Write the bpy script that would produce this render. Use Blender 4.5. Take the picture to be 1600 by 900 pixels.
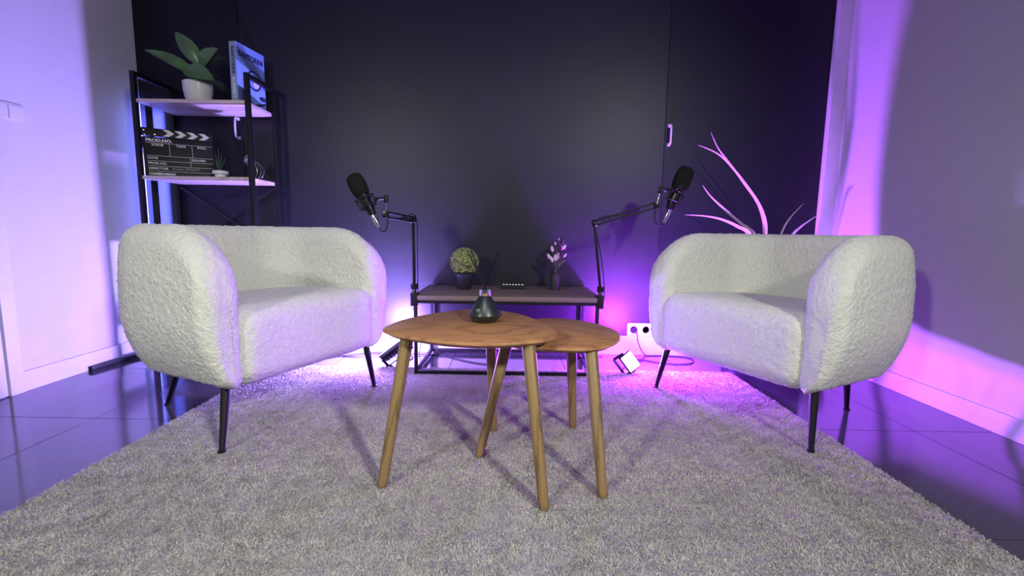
import bpy, bmesh, math, random
import numpy as np
from mathutils import Vector, Matrix, noise, Quaternion
random.seed(7)
for o in list(bpy.data.objects): bpy.data.objects.remove(o)
C = bpy.context.scene.collection
S = bpy.context.scene
R = math.radians
# ------------------------------------------------------------------ camera
P, ROLL = R(7.0), R(0.9)
fw = Vector((0, math.cos(P), -math.sin(P)))
r0 = Vector((1, 0, 0)); u0 = r0.cross(fw)
rt = math.cos(ROLL)*r0 + math.sin(ROLL)*u0
up = math.cos(ROLL)*u0 - math.sin(ROLL)*r0
cam = bpy.data.cameras.new('camera'); co = bpy.data.objects.new('camera', cam); C.objects.link(co)
co.matrix_world = Matrix(((rt.x, up.x, -fw.x, 0), (rt.y, up.y, -fw.y, 0), (rt.z, up.z, -fw.z, .8), (0, 0, 0, 1)))
cam.lens = 16.0; cam.sensor_width = 36; cam.clip_start = .02
S.camera = co
# ------------------------------------------------------------------ world, lights, exposure
w = bpy.data.worlds.new('world'); S.world = w; w.use_nodes = True
w.node_tree.nodes['Background'].inputs[0].default_value = (.35, .33, .5, 1)
w.node_tree.nodes['Background'].inputs[1].default_value = .0
S.view_settings.view_transform = 'Standard'; S.view_settings.look = 'None'
S.view_settings.exposure = 0.0; S.view_settings.gamma = 1.0
def area(name, loc, target, size, power, col, spread=180):
    l = bpy.data.lights.new(name, 'AREA'); l.energy = power; l.color = col; l.shape = 'DISK'; l.size = size; l.spread = R(spread)
    o = bpy.data.objects.new(name, l); C.objects.link(o); o.location = loc
    o.rotation_euler = (Vector(target)-Vector(loc)).to_track_quat('-Z', 'Y').to_euler(); return o
def point(name, loc, power, col, rad=.02):
    l = bpy.data.lights.new(name, 'POINT'); l.energy = power; l.color = col; l.shadow_soft_size = rad
    o = bpy.data.objects.new(name, l); C.objects.link(o); o.location = loc; return o
# two studio key lamps behind the camera, either side
area('key_lamp_light', (-2.1, -1.5, 2.0), (.3, 1.8, .4), .24, 14, (.97, 1, .86), 80)
area('key_lamp_light', (1.85, -1.5, 2.35), (-.5, 1.7, .2), .24, 24, (.97, 1, .88), 80)
# soft overhead fill, added to lift sofas and rug; no lamp known there
area('overhead_fill_light', (-.1, -.2, 2.6), (-.1, .7, 0), 1.2, 13, (.9, .92, 1), 120)
# colour flood lamps on the floor: the diodes of each colour sit a little apart
FL, FR_ = Vector((-.76, 2.655, .105)), Vector((.725, 2.545, .105))
area('flood_light_violet', FL, FL+Vector((-.75, .02, .66)), .06, 50, (.42, .27, 1.0))
area('flood_light_blue', FL+Vector((0, .018, 0)), FL+Vector((-.75, .04, .66)), .05, 24, (.18, .28, 1.0))
point('flood_spill_violet', FL+Vector((0, 0, .065)), 110, (.36, .20, 1.0), .03)  # added bare point above the diodes, brightens rug and back wall
area('flood_light_magenta', FR_, FR_+Vector((.55, -.02, .83)), .06, 54, (.46, .14, 1.0))
area('flood_light_indigo', FR_+Vector((0, -.026, 0)), FR_+Vector((.55, -.04, .83)), .05, 24, (.20, .05, 1.0))
point('flood_spill_magenta', FR_+Vector((0, 0, .065)), 160, (.31, .02, 1.0), .03)  # added bare point, carries magenta onto the rug and the wall behind
# ------------------------------------------------------------------ materials
def mat(name, col, rough=.5, metal=0, spec=.5, noise_amt=0, nscale=20, bump=0, bscale=80, bdist=.002, emit=None, estr=0, coat=0, sheen=0, stretch=None):
    m = bpy.data.materials.new(name); m.use_nodes = True; nt = m.node_tree; b = nt.nodes['Principled BSDF']
    b.inputs['Base Color'].default_value = (*col, 1); b.inputs['Roughness'].default_value = rough
    b.inputs['Metallic'].default_value = metal; b.inputs['Specular IOR Level'].default_value = spec
    b.inputs['Coat Weight'].default_value = coat; b.inputs['Sheen Weight'].default_value = sheen
    tc = nt.nodes.new('ShaderNodeTexCoord'); src = tc.outputs['Object']
    if stretch:
        mp = nt.nodes.new('ShaderNodeMapping'); mp.inputs['Scale'].default_value = stretch; nt.links.new(src, mp.inputs[0]); src = mp.outputs[0]
    n = nt.nodes.new('ShaderNodeTexNoise'); n.inputs['Scale'].default_value = nscale; n.inputs['Detail'].default_value = 5
    nt.links.new(src, n.inputs['Vector'])
    r = nt.nodes.new('ShaderNodeValToRGB'); a = max(noise_amt, .02)
    r.color_ramp.elements[0].position = .3; r.color_ramp.elements[1].position = .7
    r.color_ramp.elements[0].color = (*[c*(1-a) for c in col], 1); r.color_ramp.elements[1].color = (*[min(1, c*(1+a)) for c in col], 1)
    nt.links.new(n.outputs['Fac'], r.inputs[0]); nt.links.new(r.outputs[0], b.inputs['Base Color'])
    if bump:
        n2 = nt.nodes.new('ShaderNodeTexNoise'); n2.inputs['Scale'].default_value = bscale; n2.inputs['Detail'].default_value = 4
        nt.links.new(src, n2.inputs['Vector'])
        bp = nt.nodes.new('ShaderNodeBump'); bp.inputs['Strength'].default_value = bump; bp.inputs['Distance'].default_value = bdist
        nt.links.new(n2.outputs['Fac'], bp.inputs['Height']); nt.links.new(bp.outputs[0], b.inputs['Normal'])
    if emit:
        b.inputs['Emission Color'].default_value = (*emit, 1); b.inputs['Emission Strength'].default_value = estr
    return m
def wood(name, c1, c2, scale, axis='X', rough=.45, grain=14, band=7, dist=5):
    m = bpy.data.materials.new(name); m.use_nodes = True; nt = m.node_tree; b = nt.nodes['Principled BSDF']; b.inputs['Roughness'].default_value = rough
    tc = nt.nodes.new('ShaderNodeTexCoord'); mp = nt.nodes.new('ShaderNodeMapping'); mp.inputs['Scale'].default_value = scale
    nt.links.new(tc.outputs['Object'], mp.inputs[0])
    wv = nt.nodes.new('ShaderNodeTexNoise'); wv.inputs['Scale'].default_value = 2.2; wv.inputs['Detail'].default_value = 1.5
    nt.links.new(mp.outputs[0], wv.inputs['Vector'])
    ml = nt.nodes.new('ShaderNodeMath'); ml.operation = 'MULTIPLY'; ml.inputs[1].default_value = grain; nt.links.new(wv.outputs['Fac'], ml.inputs[0])
    fr = nt.nodes.new('ShaderNodeMath'); fr.operation = 'PINGPONG'; fr.inputs[1].default_value = 1; nt.links.new(ml.outputs[0], fr.inputs[0])
    fine = nt.nodes.new('ShaderNodeTexNoise'); fine.inputs['Scale'].default_value = 40; fine.inputs['Detail'].default_value = 6
    nt.links.new(mp.outputs[0], fine.inputs['Vector'])
    mx = nt.nodes.new('ShaderNodeMath'); mx.operation = 'MULTIPLY_ADD'; mx.inputs[1].default_value = .45; nt.links.new(fr.outputs[0], mx.inputs[0]); 
    m3 = nt.nodes.new('ShaderNodeMath'); m3.operation = 'MULTIPLY'; m3.inputs[1].default_value = .75; nt.links.new(fine.outputs['Fac'], m3.inputs[0]); nt.links.new(m3.outputs[0], mx.inputs[2])
    r = nt.nodes.new('ShaderNodeValToRGB'); r.color_ramp.elements[0].color = (*c1, 1); r.color_ramp.elements[1].color = (*c2, 1)
    r.color_ramp.elements[0].position = .30; r.color_ramp.elements[1].position = .62
    nt.links.new(mx.outputs[0], r.inputs[0]); nt.links.new(r.outputs[0], b.inputs['Base Color'])
    bp = nt.nodes.new('ShaderNodeBump'); bp.inputs['Strength'].default_value = .15; bp.inputs['Distance'].default_value = .001
    nt.links.new(fine.outputs['Fac'], bp.inputs['Height']); nt.links.new(bp.outputs[0], b.inputs['Normal'])
    return m
M = dict(
    white_wall=mat('white wall paint', (.50, .49, .50), .55, noise_amt=.02, bump=.12, bscale=260, bdist=.001),
    dark_wall=mat('charcoal wall paint', (.0075, .0078, .0125), .42, spec=.36, noise_amt=.10, nscale=6, bump=.08, bscale=180, bdist=.001),
    dark_door=mat('charcoal door paint', (.0065, .0062, .0115), .44, spec=.28, noise_amt=.08, nscale=6, bump=.08, bscale=180, bdist=.001),
    ceiling=mat('grey ceiling paint', (.22, .22, .22), .8),
    trim=mat('white trim', (.56, .55, .56), .35),
    front_wall=mat('grey studio wall', (.10, .10, .11), .8),
    tile=mat('polished grey tile', (.05, .047, .062), .10, spec=.85, noise_amt=.10, nscale=5, bump=.02, bscale=30, bdist=.001),
    grout=mat('dark grout', (.03, .03, .035), .8),
    boucle=mat('cream boucle', (.68, .68, .61), .95, spec=.15, noise_amt=.06, nscale=60, bump=.9, bscale=130, bdist=.006, sheen=.15),
    black=mat('black powder coat', (.004, .004, .005), .5, spec=.25, noise_amt=.1, nscale=60),
    satin=mat('black satin metal', (.005, .005, .006), .3, spec=.4),
    plastic=mat('black plastic', (.008, .008, .009), .5, spec=.3),
    foam=mat('black foam', (.012, .013, .012), 1, spec=.1, bump=.8, bscale=500, bdist=.002),
    chrome=mat('chrome', (.75, .75, .77), .18, metal=1),
    steel=mat('dark steel', (.35, .35, .37), .3, metal=1),
    rug=mat('rug backing', (.33, .315, .285), .95, spec=.1, noise_amt=.15, nscale=15),
    table=wood('light oak veneer', (.23, .100, .040), (.375, .185, .080), (.9, 2.6, 1), grain=22),
    oak=wood('oak leg', (.08, .05, .018), (.235, .15, .058), (14, 14, 1.2), grain=8),
    console=wood('smoky walnut board', (.075, .052, .046), (.15, .108, .092), (.7, 5, 1), grain=6, rough=.5),
    shelfwood=wood('pale shelf board', (.36, .28, .25), (.52, .43, .40), (1, 5, 1), grain=5, rough=.4),
    pot_white=mat('white ceramic', (.72, .70, .68), .35, noise_amt=.03),
    leaf=mat('rubber plant leaf', (.09, .18, .07), .34, noise_amt=.35, nscale=9),
    leafvein=mat('leaf midrib', (.13, .24, .08), .5),
    leafdark=mat('dark leaf', (.02, .045, .02), .5, noise_amt=.3, nscale=12),
    stem=mat('stem', (.09, .08, .04), .6),
    reddish=mat('reddish sheath', (.20, .09, .07), .5),
    soil=mat('potting soil', (.03, .02, .015), 1, bump=.6, bscale=150),
    palm=mat('dry palm blade', (.42, .36, .33), .45, noise_amt=.15, nscale=20, stretch=(4, 4, 1)),
    topiary=mat('boxwood leaf', (.26, .30, .10), .55, noise_amt=.6, nscale=35),
    pot_dark=mat('dark plastic pot', (.018, .016, .024), .5, spec=.3),
    bottle=mat('matte bottle', (.016, .014, .02), .45, spec=.35),
    tuft_pink=mat('pale tuft', (.62, .50, .50), .9, noise_amt=.15, nscale=120, bump=.8, bscale=300, bdist=.003),
    tuft_dark=mat('dark tuft', (.03, .015, .025), .9, noise_amt=.15, nscale=120, bump=.8, bscale=300, bdist=.003),
    glassgreen=mat('dark green frosted glass', (.007, .014, .013), .36, spec=.55, coat=.2),
    reed=mat('black reed', (.006, .006, .006), .85, spec=.15),
    ink_white=mat('white print', (.72, .72, .74), .6),
    ink_grey=mat('grey print', (.30, .30, .33), .6),
    ink_navy=mat('navy print', (.015, .02, .07), .6),
    slate=mat('clapper black', (.006, .006, .008), .5, spec=.25),
    book_blue=mat('book blue', (.20, .33, .72), .5, noise_amt=.04),
    book_band=mat('book grey blue', (.10, .15, .32), .5),
    book_spine=mat('book spine', (.24, .30, .42), .5),
    book_pages=mat('book pages', (.65, .63, .58), .8, stretch=(1, 60, 1), noise_amt=.15),
    book_sun=mat('book sun', (.75, .80, .90), .5),
    socket=mat('white socket plastic', (.56, .55, .56), .3),
    lamp_face=mat('flood lamp face', (.9, .9, .9), .4, emit=(.92, .80, 1), estr=7),
    led=mat('led strip', (.8, .8, .9), .4, emit=(.55, .62, 1), estr=6),
    led_dot=mat('device lights', (.8, .8, .8), .4, emit=(.85, .85, 1), estr=.7),
    elastic=mat('elastic cord', (.03, .03, .03), .7),
)
# ------------------------------------------------------------------ mesh helpers
class MB:
    def __init__(s): s.v = []; s.f = []
    def add(s, vs, fs):
        k = len(s.v); s.v += [tuple(p) for p in vs]; s.f += [tuple(i+k for i in f) for f in fs]; return s
    def box(s, c, d, rot=None, bev=0):
        bm = bmesh.new(); bmesh.ops.create_cube(bm, size=1)
        for v in bm.verts: v.co = Vector((v.co.x*d[0], v.co.y*d[1], v.co.z*d[2]))
        if bev: bmesh.ops.bevel(bm, geom=bm.edges[:], offset=bev, segments=2, profile=.6, affect='EDGES')
        T = Matrix.Translation(c) @ (rot.to_4x4() if rot else Matrix.Identity(4))
        bm.verts.index_update()
        s.add([T @ v.co for v in bm.verts], [[v.index for v in f.verts] for f in bm.faces]); bm.free(); return s
    def bar(s, a, b, wx, wy=None, hint=(0, 0, 1)):   # rectangular bar between two points
        a, b = Vector(a), Vector(b); d = (b-a); L = d.length; z = d.normalized()
        x = Vector(hint).cross(z)
        if x.length < 1e-3: x = Vector((1, 0, 0))
        x.normalize(); y = z.cross(x)
        return s.box((a+b)/2, (wx, wy or wx, L), Matrix((x, y, z)).transposed(), min(wx, wy or wx)*.12)
    def lathe(s, prof, a=(0, 0, 0), ax=(0, 0, 1), n=28, caps=True):  # prof: (radius, distance along axis)
        z = Vector(ax).normalized(); x = z.orthogonal().normalized(); y = z.cross(x); a = Vector(a)
        vs = []; fs = []
        for r, t in prof:
            for k in range(n):
                q = 2*math.pi*k/n; vs.append(a + z*t + (x*math.cos(q)+y*math.sin(q))*r)
        for i in range(len(prof)-1):
            for k in range(n):
                k2 = (k+1) % n; fs.append((i*n+k, i*n+k2, (i+1)*n+k2, (i+1)*n+k))
        if caps: fs.append(tuple(range(n))[::-1]); fs.append(tuple((len(prof)-1)*n+k for k in range(n)))
        return s.add(vs, fs)
    def tube(s, pts, r, n=8, r2=None, smooth=0):
        pts = [Vector(p) for p in pts]
        if smooth: pts = catmull(pts, smooth)
        N = len(pts); vs = []; fs = []; prev = None
        for i, p in enumerate(pts):
            t = (pts[min(i+1, N-1)]-pts[max(i-1, 0)]).normalized()
            x = t.orthogonal().normalized() if prev is None else (prev - t*prev.dot(t)).normalized()
            prev = x; y = t.cross(x); rr = r if r2 is None else r+(r2-r)*i/(N-1)
            for k in range(n):
                q = 2*math.pi*k/n; vs.append(p+(x*math.cos(q)+y*math.sin(q))*rr)
        for i in range(N-1):
            for k in range(n):
                k2 = (k+1) % n; fs.append((i*n+k, i*n+k2, (i+1)*n+k2, (i+1)*n+k))
        fs.append(tuple(range(n))[::-1]); fs.append(tuple((N-1)*n+k for k in range(n)))
        return s.add(vs, fs)
    def build(s, name, m, parent=None, smooth=None, loc=None):
        me = bpy.data.meshes.new(name); me.from_pydata(s.v, [], s.f)
        bm = bmesh.new(); bm.from_mesh(me); bmesh.ops.recalc_face_normals(bm, faces=bm.faces[:]); bm.to_mesh(me); bm.free()
        me.materials.append(m)
        if smooth is None or smooth:
            me.shade_smooth()
            me.set_sharp_from_angle(angle=R(38))
        o = bpy.data.objects.new(name, me); C.objects.link(o)
        if parent is not None: o.parent = parent
        if loc: o.location = loc
        return o
def catmull(P_, n, closed=False):
    out = []; N = len(P_)
    for i in range(N if closed else N-1):
        g = lambda k: P_[k % N] if closed else P_[max(0, min(N-1, k))]
        a, b, c, d = g(i-1), g(i), g(i+1), g(i+2)
        for k in range(n):
            t = k/n
            out.append(.5*((2*b)+(c-a)*t+(2*a-5*b+4*c-d)*t*t+(-a+3*b-3*c+d)*t**3))
    if not closed: out.append(P_[-1])
    return out
def tag(o, label=None, cat=None, group=None, kind=None):
    if label: o['label'] = label
    if cat: o['category'] = cat
    if group: o['group'] = group
    if kind: o['kind'] = kind
    return o
def empty(name, loc, label, cat, group=None, rz=0):
    o = bpy.data.objects.new(name, None); C.objects.link(o); o.location = loc; o.rotation_euler = (0, 0, rz); o.empty_display_size = .05
    return tag(o, label, cat, group)
def setworld(o, root):      # geometry given in world coordinates, thing placed at its base
    o.matrix_parent_inverse = Matrix.Translation(-Vector(root.location)); return o
def text(s, size, m, name, ext=.0004, align='CENTER', bold=0.0, sx=1):
    cu = bpy.data.curves.new('t', 'FONT'); cu.body = s; cu.size = size; cu.extrude = ext; cu.align_x = align; cu.align_y = 'CENTER'; cu.offset = bold; cu.resolution_u = 3
    t = bpy.data.objects.new('t', cu); C.objects.link(t); dg = bpy.context.evaluated_depsgraph_get()
    me = bpy.data.meshes.new_from_object(t.evaluated_get(dg)); bpy.data.objects.remove(t); bpy.data.curves.remove(cu)
    if sx != 1:
        for v in me.vertices: v.co.x *= sx
    me.materials.clear(); me.materials.append(m)
    o = bpy.data.objects.new(name, me); C.objects.link(o); return o
def struct(name, mb, m, parent=None):
    o = mb.build(name, m, parent, smooth=False)
    if parent is None: o['kind'] = 'structure'
    return o
# ------------------------------------------------------------------ room shell
XL, XR, YB, YF, ZC = -2.35, 2.035, 2.97, -2.3, 2.75
T = .1
fl = struct('floor', MB().box(((XL+XR)/2, (YB+YF)/2, -.053), (XR-XL+.2, YB-YF+.2, .08)), M['grout'])
TS = .686; X0 = -1.737-TS; Y0 = 1.82-6*TS; cache = {}
for i in range(-1, 8):
    for j in range(0, 9):
        a, b = max(XL, X0+i*TS), min(XR, X0+(i+1)*TS); c, d = max(YF, Y0+j*TS), min(YB, Y0+(j+1)*TS)
        if b-a < .02 or d-c < .02: continue
        key = (round(b-a, 3), round(d-c, 3))
        if key not in cache:
            t = MB().box((0, 0, -.0065), (b-a-.0035, d-c-.0035, .013)).build('tile', M['tile'], fl, smooth=False); cache[key] = t.data
        else:
            t = bpy.data.objects.new('tile', cache[key]); C.objects.link(t); t.parent = fl
        t.location = ((a+b)/2, (c+d)/2, 0)
struct('ceiling', MB().box(((XL+XR)/2, (YB+YF)/2, ZC+.05), (XR-XL+.2, YB-YF+.2, .1)), M['ceiling'])
struct('wall_left', MB().box((XL-.05, (YB+YF)/2, ZC/2), (.1, YB-YF+.2, ZC)), M['white_wall'])
struct('wall_right', MB().box((XR+.05, (YB+YF)/2, ZC/2), (.1, YB-YF+.2, ZC)), M['white_wall'])
struct('wall_back', MB().box(((XL+XR)/2, YB+.05, ZC/2), (XR-XL, .1, ZC)), M['dark_wall'])
struct('wall_front', MB().box(((XL+XR)/2, YF-.05, ZC/2), (XR-XL, .1, ZC)), M['front_wall'])
# flush dark door leaves either side of the back wall, with white pull handles
def dleaf(name, x0, x1, hx, hz):
    d = struct(name, MB().box(((x0+x1)/2, YB-.004, .135+(ZC-.14)/2), (x1-x0, .008, ZC-.14), bev=.002), M['dark_door'])
    h = MB().tube([(hx, YB-.006, hz+.058), (hx, YB-.030, hz+.060), (hx, YB-.044, hz+.048), (hx, YB-.047, hz), (hx, YB-.044, hz-.048), (hx, YB-.030, hz-.060), (hx, YB-.006, hz-.058)], .006, 10, smooth=4)
    h.box((hx, YB-.009, hz+.058), (.018, .006, .02), bev=.002).box((hx, YB-.009, hz-.058), (.018, .006, .02), bev=.002)
    tag(h.build('door_handle', M['trim'], d), 'white curved pull handle')
dleaf('door_1', .948, XR-.09, .973, 1.42)
dleaf('door_2', XL+.002, -1.712, -1.735, 1.42)
struct('trim_1', MB().box((XR-.0425, YB-.02, ZC/2), (.085, .04, ZC), bev=.004), M['trim'])
struct('baseboard_back', MB().box(((XL+XR-.09)/2, YB-.007, .0645), (XR-XL-.09, .014, .129), bev=.003), M['trim'])
struct('baseboard_left', MB().box((XL+.007, (2.11+YB-.015)/2, .049), (.014, YB-.015-2.11, .098), bev=.003), M['trim'])
struct('baseboard_right', MB().box((XR-.007, (YF+YB-.04)/2, .0455), (.014, YB-YF-.04, .091), bev=.003), M['trim'])
struct('trim_2', MB().box((XL+.010, 2.078, 1.05), (.020, .062, 2.1), bev=.003), M['trim'])
d3 = struct('door_3', MB().box((XL+.006, 1.63, 1.04), (.012, .82, 2.07), bev=.002), M['trim'])
tag(MB().lathe([(.022, 0), (.022, .006), (.009, .008), (.009, .04)], (XL+.012, 1.98, 1.02), (1, 0, 0)).tube([(XL+.052, 1.985, 1.02), (XL+.055, 1.93, 1.02), (XL+.052, 1.87, 1.02)], .009, 10, smooth=4).build('door_handle', M['chrome'], d3), 'chrome lever handle')
# switch
sw = empty('light_switch', (XL, 2.18, 1.318), 'white double rocker light switch on the left wall', 'light switch')
MB().box((.004, 0, 0), (.008, .15, .084), bev=.003).build('cover_plate', M['socket'], sw)
for yy in (-.036, .036): MB().box((.010, yy, .002), (.006, .066, .062), bev=.002).build('rocker', M['socket'], sw)
# socket
so = empty('wall_socket', (.85, YB, .172), 'white double wall socket just above the back baseboard beside the right sofa', 'socket')
MB().box((0, -.005, 0), (.165, .010, .086), bev=.003).build('cover_plate', M['socket'], so)
for xx in (-.040, .040):
    MB().lathe([(.0285, 0), (.0285, .004), (.024, .006), (.021, -.006)], (xx, -.010, 0), (0, -1, 0), 24).build('socket_ring', M['socket'], so)
# ------------------------------------------------------------------ rug
rug = empty('rug', (-.055, .98, 0), 'large cream grey shaggy rug under the two wooden tables', 'rug')
RX, RY0, RY1 = 1.325, -1.18, 1.585
rb = MB().box((0, (RY0+RY1)/2, .005), (2*RX, RY1-RY0, .010), bev=.002).build('backing', M['rug'], rug)
def grid_mesh(name, x0, x1, y0, y1, z, step):
    nx, ny = int((x1-x0)/step), int((y1-y0)/step)
    xs = np.linspace(x0, x1, nx+1); ys = np.linspace(y0, y1, ny+1)
    X, Y = np.meshgrid(xs, ys); V = np.stack([X.ravel(), Y.ravel(), np.full(X.size, z)], 1)
    I = np.arange((nx+1)*(ny+1)).reshape(ny+1, nx+1)
    F_ = np.stack([I[:-1, :-1].ravel(), I[:-1, 1:].ravel(), I[1:, 1:].ravel(), I[1:, :-1].ravel()], 1)
    return V, F_
# every tuft is a short crooked yarn, leaning with its neighbours
def rug_pile():
    rng = np.random.default_rng(3)
    y_lo, y_hi = -.28, RY1
    n = 430000
    x = rng.uniform(-RX-.004, RX+.004, n); 
    u = rng.uniform(0, 1, n); y = y_lo + (y_hi-y_lo)*u**1.0 + rng.normal(0, .003, n)
    f = lambda s, ph: (np.sin(x*s*1.7+ph)+np.sin(y*s*1.3+ph*2.1)+np.sin((x+y)*s*.9+ph*.7)+np.sin((x-1.6*y)*s*1.1+ph*1.3))/4
    lean_x = .55*f(38, 1.)+.5*f(90, 4.)+rng.normal(0, .55, n); lean_y = .55*f(41, 2.)+.5*f(85, 5.)+rng.normal(0, .55, n)
    h = .0075*(1+.18*f(14, 3.)+.22*rng.normal(0, 1, n)).clip(.5, 1.6)
    wd = .0012*(1+.3*rng.normal(0, 1, n)).clip(.5, 2)
    th = rng.uniform(0, 2*np.pi, n); cx, cy = np.cos(th), np.sin(th)
    V = np.zeros((n, 5, 3)); z0 = .0085
    V[:, 0] = np.stack([x-cx*wd, y-cy*wd, np.full(n, z0)], 1); V[:, 1] = np.stack([x+cx*wd, y+cy*wd, np.full(n, z0)], 1)
    mx, my, mz = x+lean_x*h*.3, y+lean_y*h*.3, z0+h*.6
    V[:, 2] = np.stack([mx-cx*wd, my-cy*wd, mz], 1); V[:, 3] = np.stack([mx+cx*wd, my+cy*wd, mz], 1)
    V[:, 4] = np.stack([x+lean_x*h, y+lean_y*h, z0+h*.85/np.sqrt(1+.25*(lean_x**2+lean_y**2))], 1)
    base = (np.arange(n)*5)[:, None]
    loops = np.concatenate([base+np.array([0, 1, 3, 2]), base+np.array([2, 3, 4])], 1).ravel()
    me = bpy.data.meshes.new('pile'); me.vertices.add(n*5); me.vertices.foreach_set('co', V.ravel().astype(np.float32))
    me.loops.add(n*7); me.loops.foreach_set('vertex_index', loops.astype(np.int32))
    me.polygons.add(n*2); st = np.empty(n*2, np.int32); st[0::2] = np.arange(n)*7; st[1::2] = np.arange(n)*7+4
    me.polygons.foreach_set('loop_start', st)
    ca = me.attributes.new('tone', 'FLOAT', 'POINT'); tone = (.5+.12*f(9, 7.)+.08*f(26, 9.)+.07*rng.normal(0, 1, n))
    tone = np.where(rng.uniform(0, 1, n) < .012, tone-.75, tone)
    ca.data.foreach_set('value', np.repeat(tone.clip(0, 1), 5).astype(np.float32))
    me.update(); me.validate()
    m = bpy.data.materials.new('rug yarn'); m.use_nodes = True; nt = m.node_tree; b = nt.nodes['Principled BSDF']
    b.inputs['Roughness'].default_value = .9; b.inputs['Specular IOR Level'].default_value = .15
    at = nt.nodes.new('ShaderNodeAttribute'); at.attribute_name = 'tone'
    r = nt.nodes.new('ShaderNodeValToRGB'); r.color_ramp.elements[0].color = (.20, .185, .165, 1); r.color_ramp.elements[1].color = (.62, .59, .54, 1)
    e = r.color_ramp.elements.new(.5); e.color = (.43, .41, .37, 1)
    nt.links.new(at.outputs['Fac'], r.inputs[0]); nt.links.new(r.outputs[0], b.inputs['Base Color'])
    me.materials.append(m)
    o = bpy.data.objects.new('pile', me); C.objects.link(o); o.parent = rug; o['kind'] = 'stuff'; return o
rug_pile()
RT = .013   # height at which feet stand on the rug
# ------------------------------------------------------------------ sofas
def dense(name, V, F_, m, parent, amp=.006, seed=0):
    Vn = np.array(V, float)
    me = bpy.data.meshes.new(name); me.from_pydata(Vn.tolist(), [], [tuple(int(k) for k in f) for f in F_])
    bm = bmesh.new(); bm.from_mesh(me); bmesh.ops.remove_doubles(bm, verts=bm.verts[:], dist=.0004); bmesh.ops.recalc_face_normals(bm, faces=bm.faces[:]); bm.to_mesh(me); bm.free()
    n = len(me.vertices); co_ = np.empty(n*3); me.vertices.foreach_get('co', co_); co_ = co_.reshape(-1, 3)
    nr = np.empty(n*3); me.vertex_normals.foreach_get('vector', nr); nr = nr.reshape(-1, 3)
    d = np.empty(n)
    for i in range(n):
        p = Vector(co_[i])
        d[i] = noise.noise(Vector((p.x*70+seed, p.y*70, p.z*100)))*.5 + abs(noise.noise(p*120))*.9 + noise.noise(p*10)*.3
    co_ += nr*(d*amp)[:, None]
    me.vertices.foreach_set('co', co_.ravel().astype(np.float32)); me.update()
    me.materials.append(m); me.shade_smooth()
    o = bpy.data.objects.new(name, me); C.objects.link(o); o.parent = parent; return o
# local frame: x along the width, y toward the back, origin on the floor under the front edge centre
SA, SD, ST, SZB, SZT = .465, .73, .145, .222, .808
def sofa_shell(parent):
    a, D, t, Rc = SA, SD, ST, .31
    L1 = D-Rc; arc = Rc*math.pi/2; L = 2*(L1+arc)+2*(a-Rc)
    def path(s):            # outer curve point and outward normal
        if s < L1: return (-a, s), (-1, 0)
        s -= L1
        if s < arc: q = s/Rc; return (-a+Rc-Rc*math.cos(q), L1+Rc*math.sin(q)), (-math.cos(q), math.sin(q))
        s -= arc
        if s < 2*(a-Rc): return (-a+Rc+s, D), (0, 1)
        s -= 2*(a-Rc)
        if s < arc: q = s/Rc; return (a-Rc+Rc*math.sin(q), L1+Rc*math.cos(q)), (math.sin(q), math.cos(q))
        s -= arc
        return (a, L1-s), (1, 0)
    # stations: dense, bunched at both ends for the rounded front faces
    NS = 330; ss = [L*k/(NS-1) for k in range(NS)]
    e = .055
    extra = [e*(1-math.cos(math.pi/2*k/9)) for k in range(1, 9)]
    ss = sorted(set([round(v, 5) for v in ss if e < v < L-e]+[0.0003]+extra+[e]+[L-v for v in extra]+[L-e, L-.0003]))
    NC = 190; V = []; F_ = []
    for s in ss:
        (px, py), (nx, ny) = path(s)
        dd = min(s, L-s)
        k = 1 if dd >= e else math.sqrt(max(1e-4, 1-(1-dd/e)**2))       # front face rounding
        rr = .27; g = 0 if dd >= rr else 1-math.sqrt(max(0, 1-(1-dd/rr)**2))
        zt = SZT-g*.25
        back = min(1, max(0, (dd-.3)/.3))
        zt += .012*back*0
        zb = SZB + (1-k)*.05
        zt -= (1-k)*.03
        # cross-section loop, counter-clockwise, from outer bottom
        half = t/2*(.25+.75*k); cmid = -t/2
        H_ = zt-zb; rtp = half; loop = []
        def inset(z):       # outer side tucks under near the bottom
            h = (z-SZB)
            o_ = 0.0
            if h < .26: o_ += .085*(1-h/.26)**2
            if z > .55: o_ += .03*((z-.55)/.25)**2
            return o_
        npt = NC
        per = []
        for q in range(npt):
            f = q/npt
            # superellipse-like parameterisation of a tall rounded slab
            if f < .38: z = zb+.03+(H_-.03-rtp)*(f/.38); n_ = half; 
            elif f < .54:
                w_ = (f-.38)/.16*math.pi; n_ = half*math.cos(w_); z = zt-rtp+rtp*math.sin(w_)
            elif f < .88: z = zt-rtp-(H_-.03-rtp)*((f-.54)/.34); n_ = -half
            else:
                w_ = (f-.88)/.12; n_ = -half+2*half*w_; z = zb+.03-.03*math.sin(math.pi*w_)**.6 if 0 < w_ < 1 else zb+.03
            off = inset(z)*min(1, max(0, (n_+half)/(1.8*half)))*half/(t/2)
            n2 = cmid + n_ - off
            V.append((px+nx*n2, py+ny*n2, z))
    N = len(ss)
    for i in range(N-1):
        for q in range(NC):
            q2 = (q+1) % NC; F_.append((i*NC+q, i*NC+q2, (i+1)*NC+q2, (i+1)*NC+q))
    F_.append(tuple(range(NC))); F_.append(tuple((N-1)*NC+q for q in range(NC))[::-1])
    V = [(x, y, z) for x, y, z in V]
    return dense('back_and_arms', V, F_, M['boucle'], parent)
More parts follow.
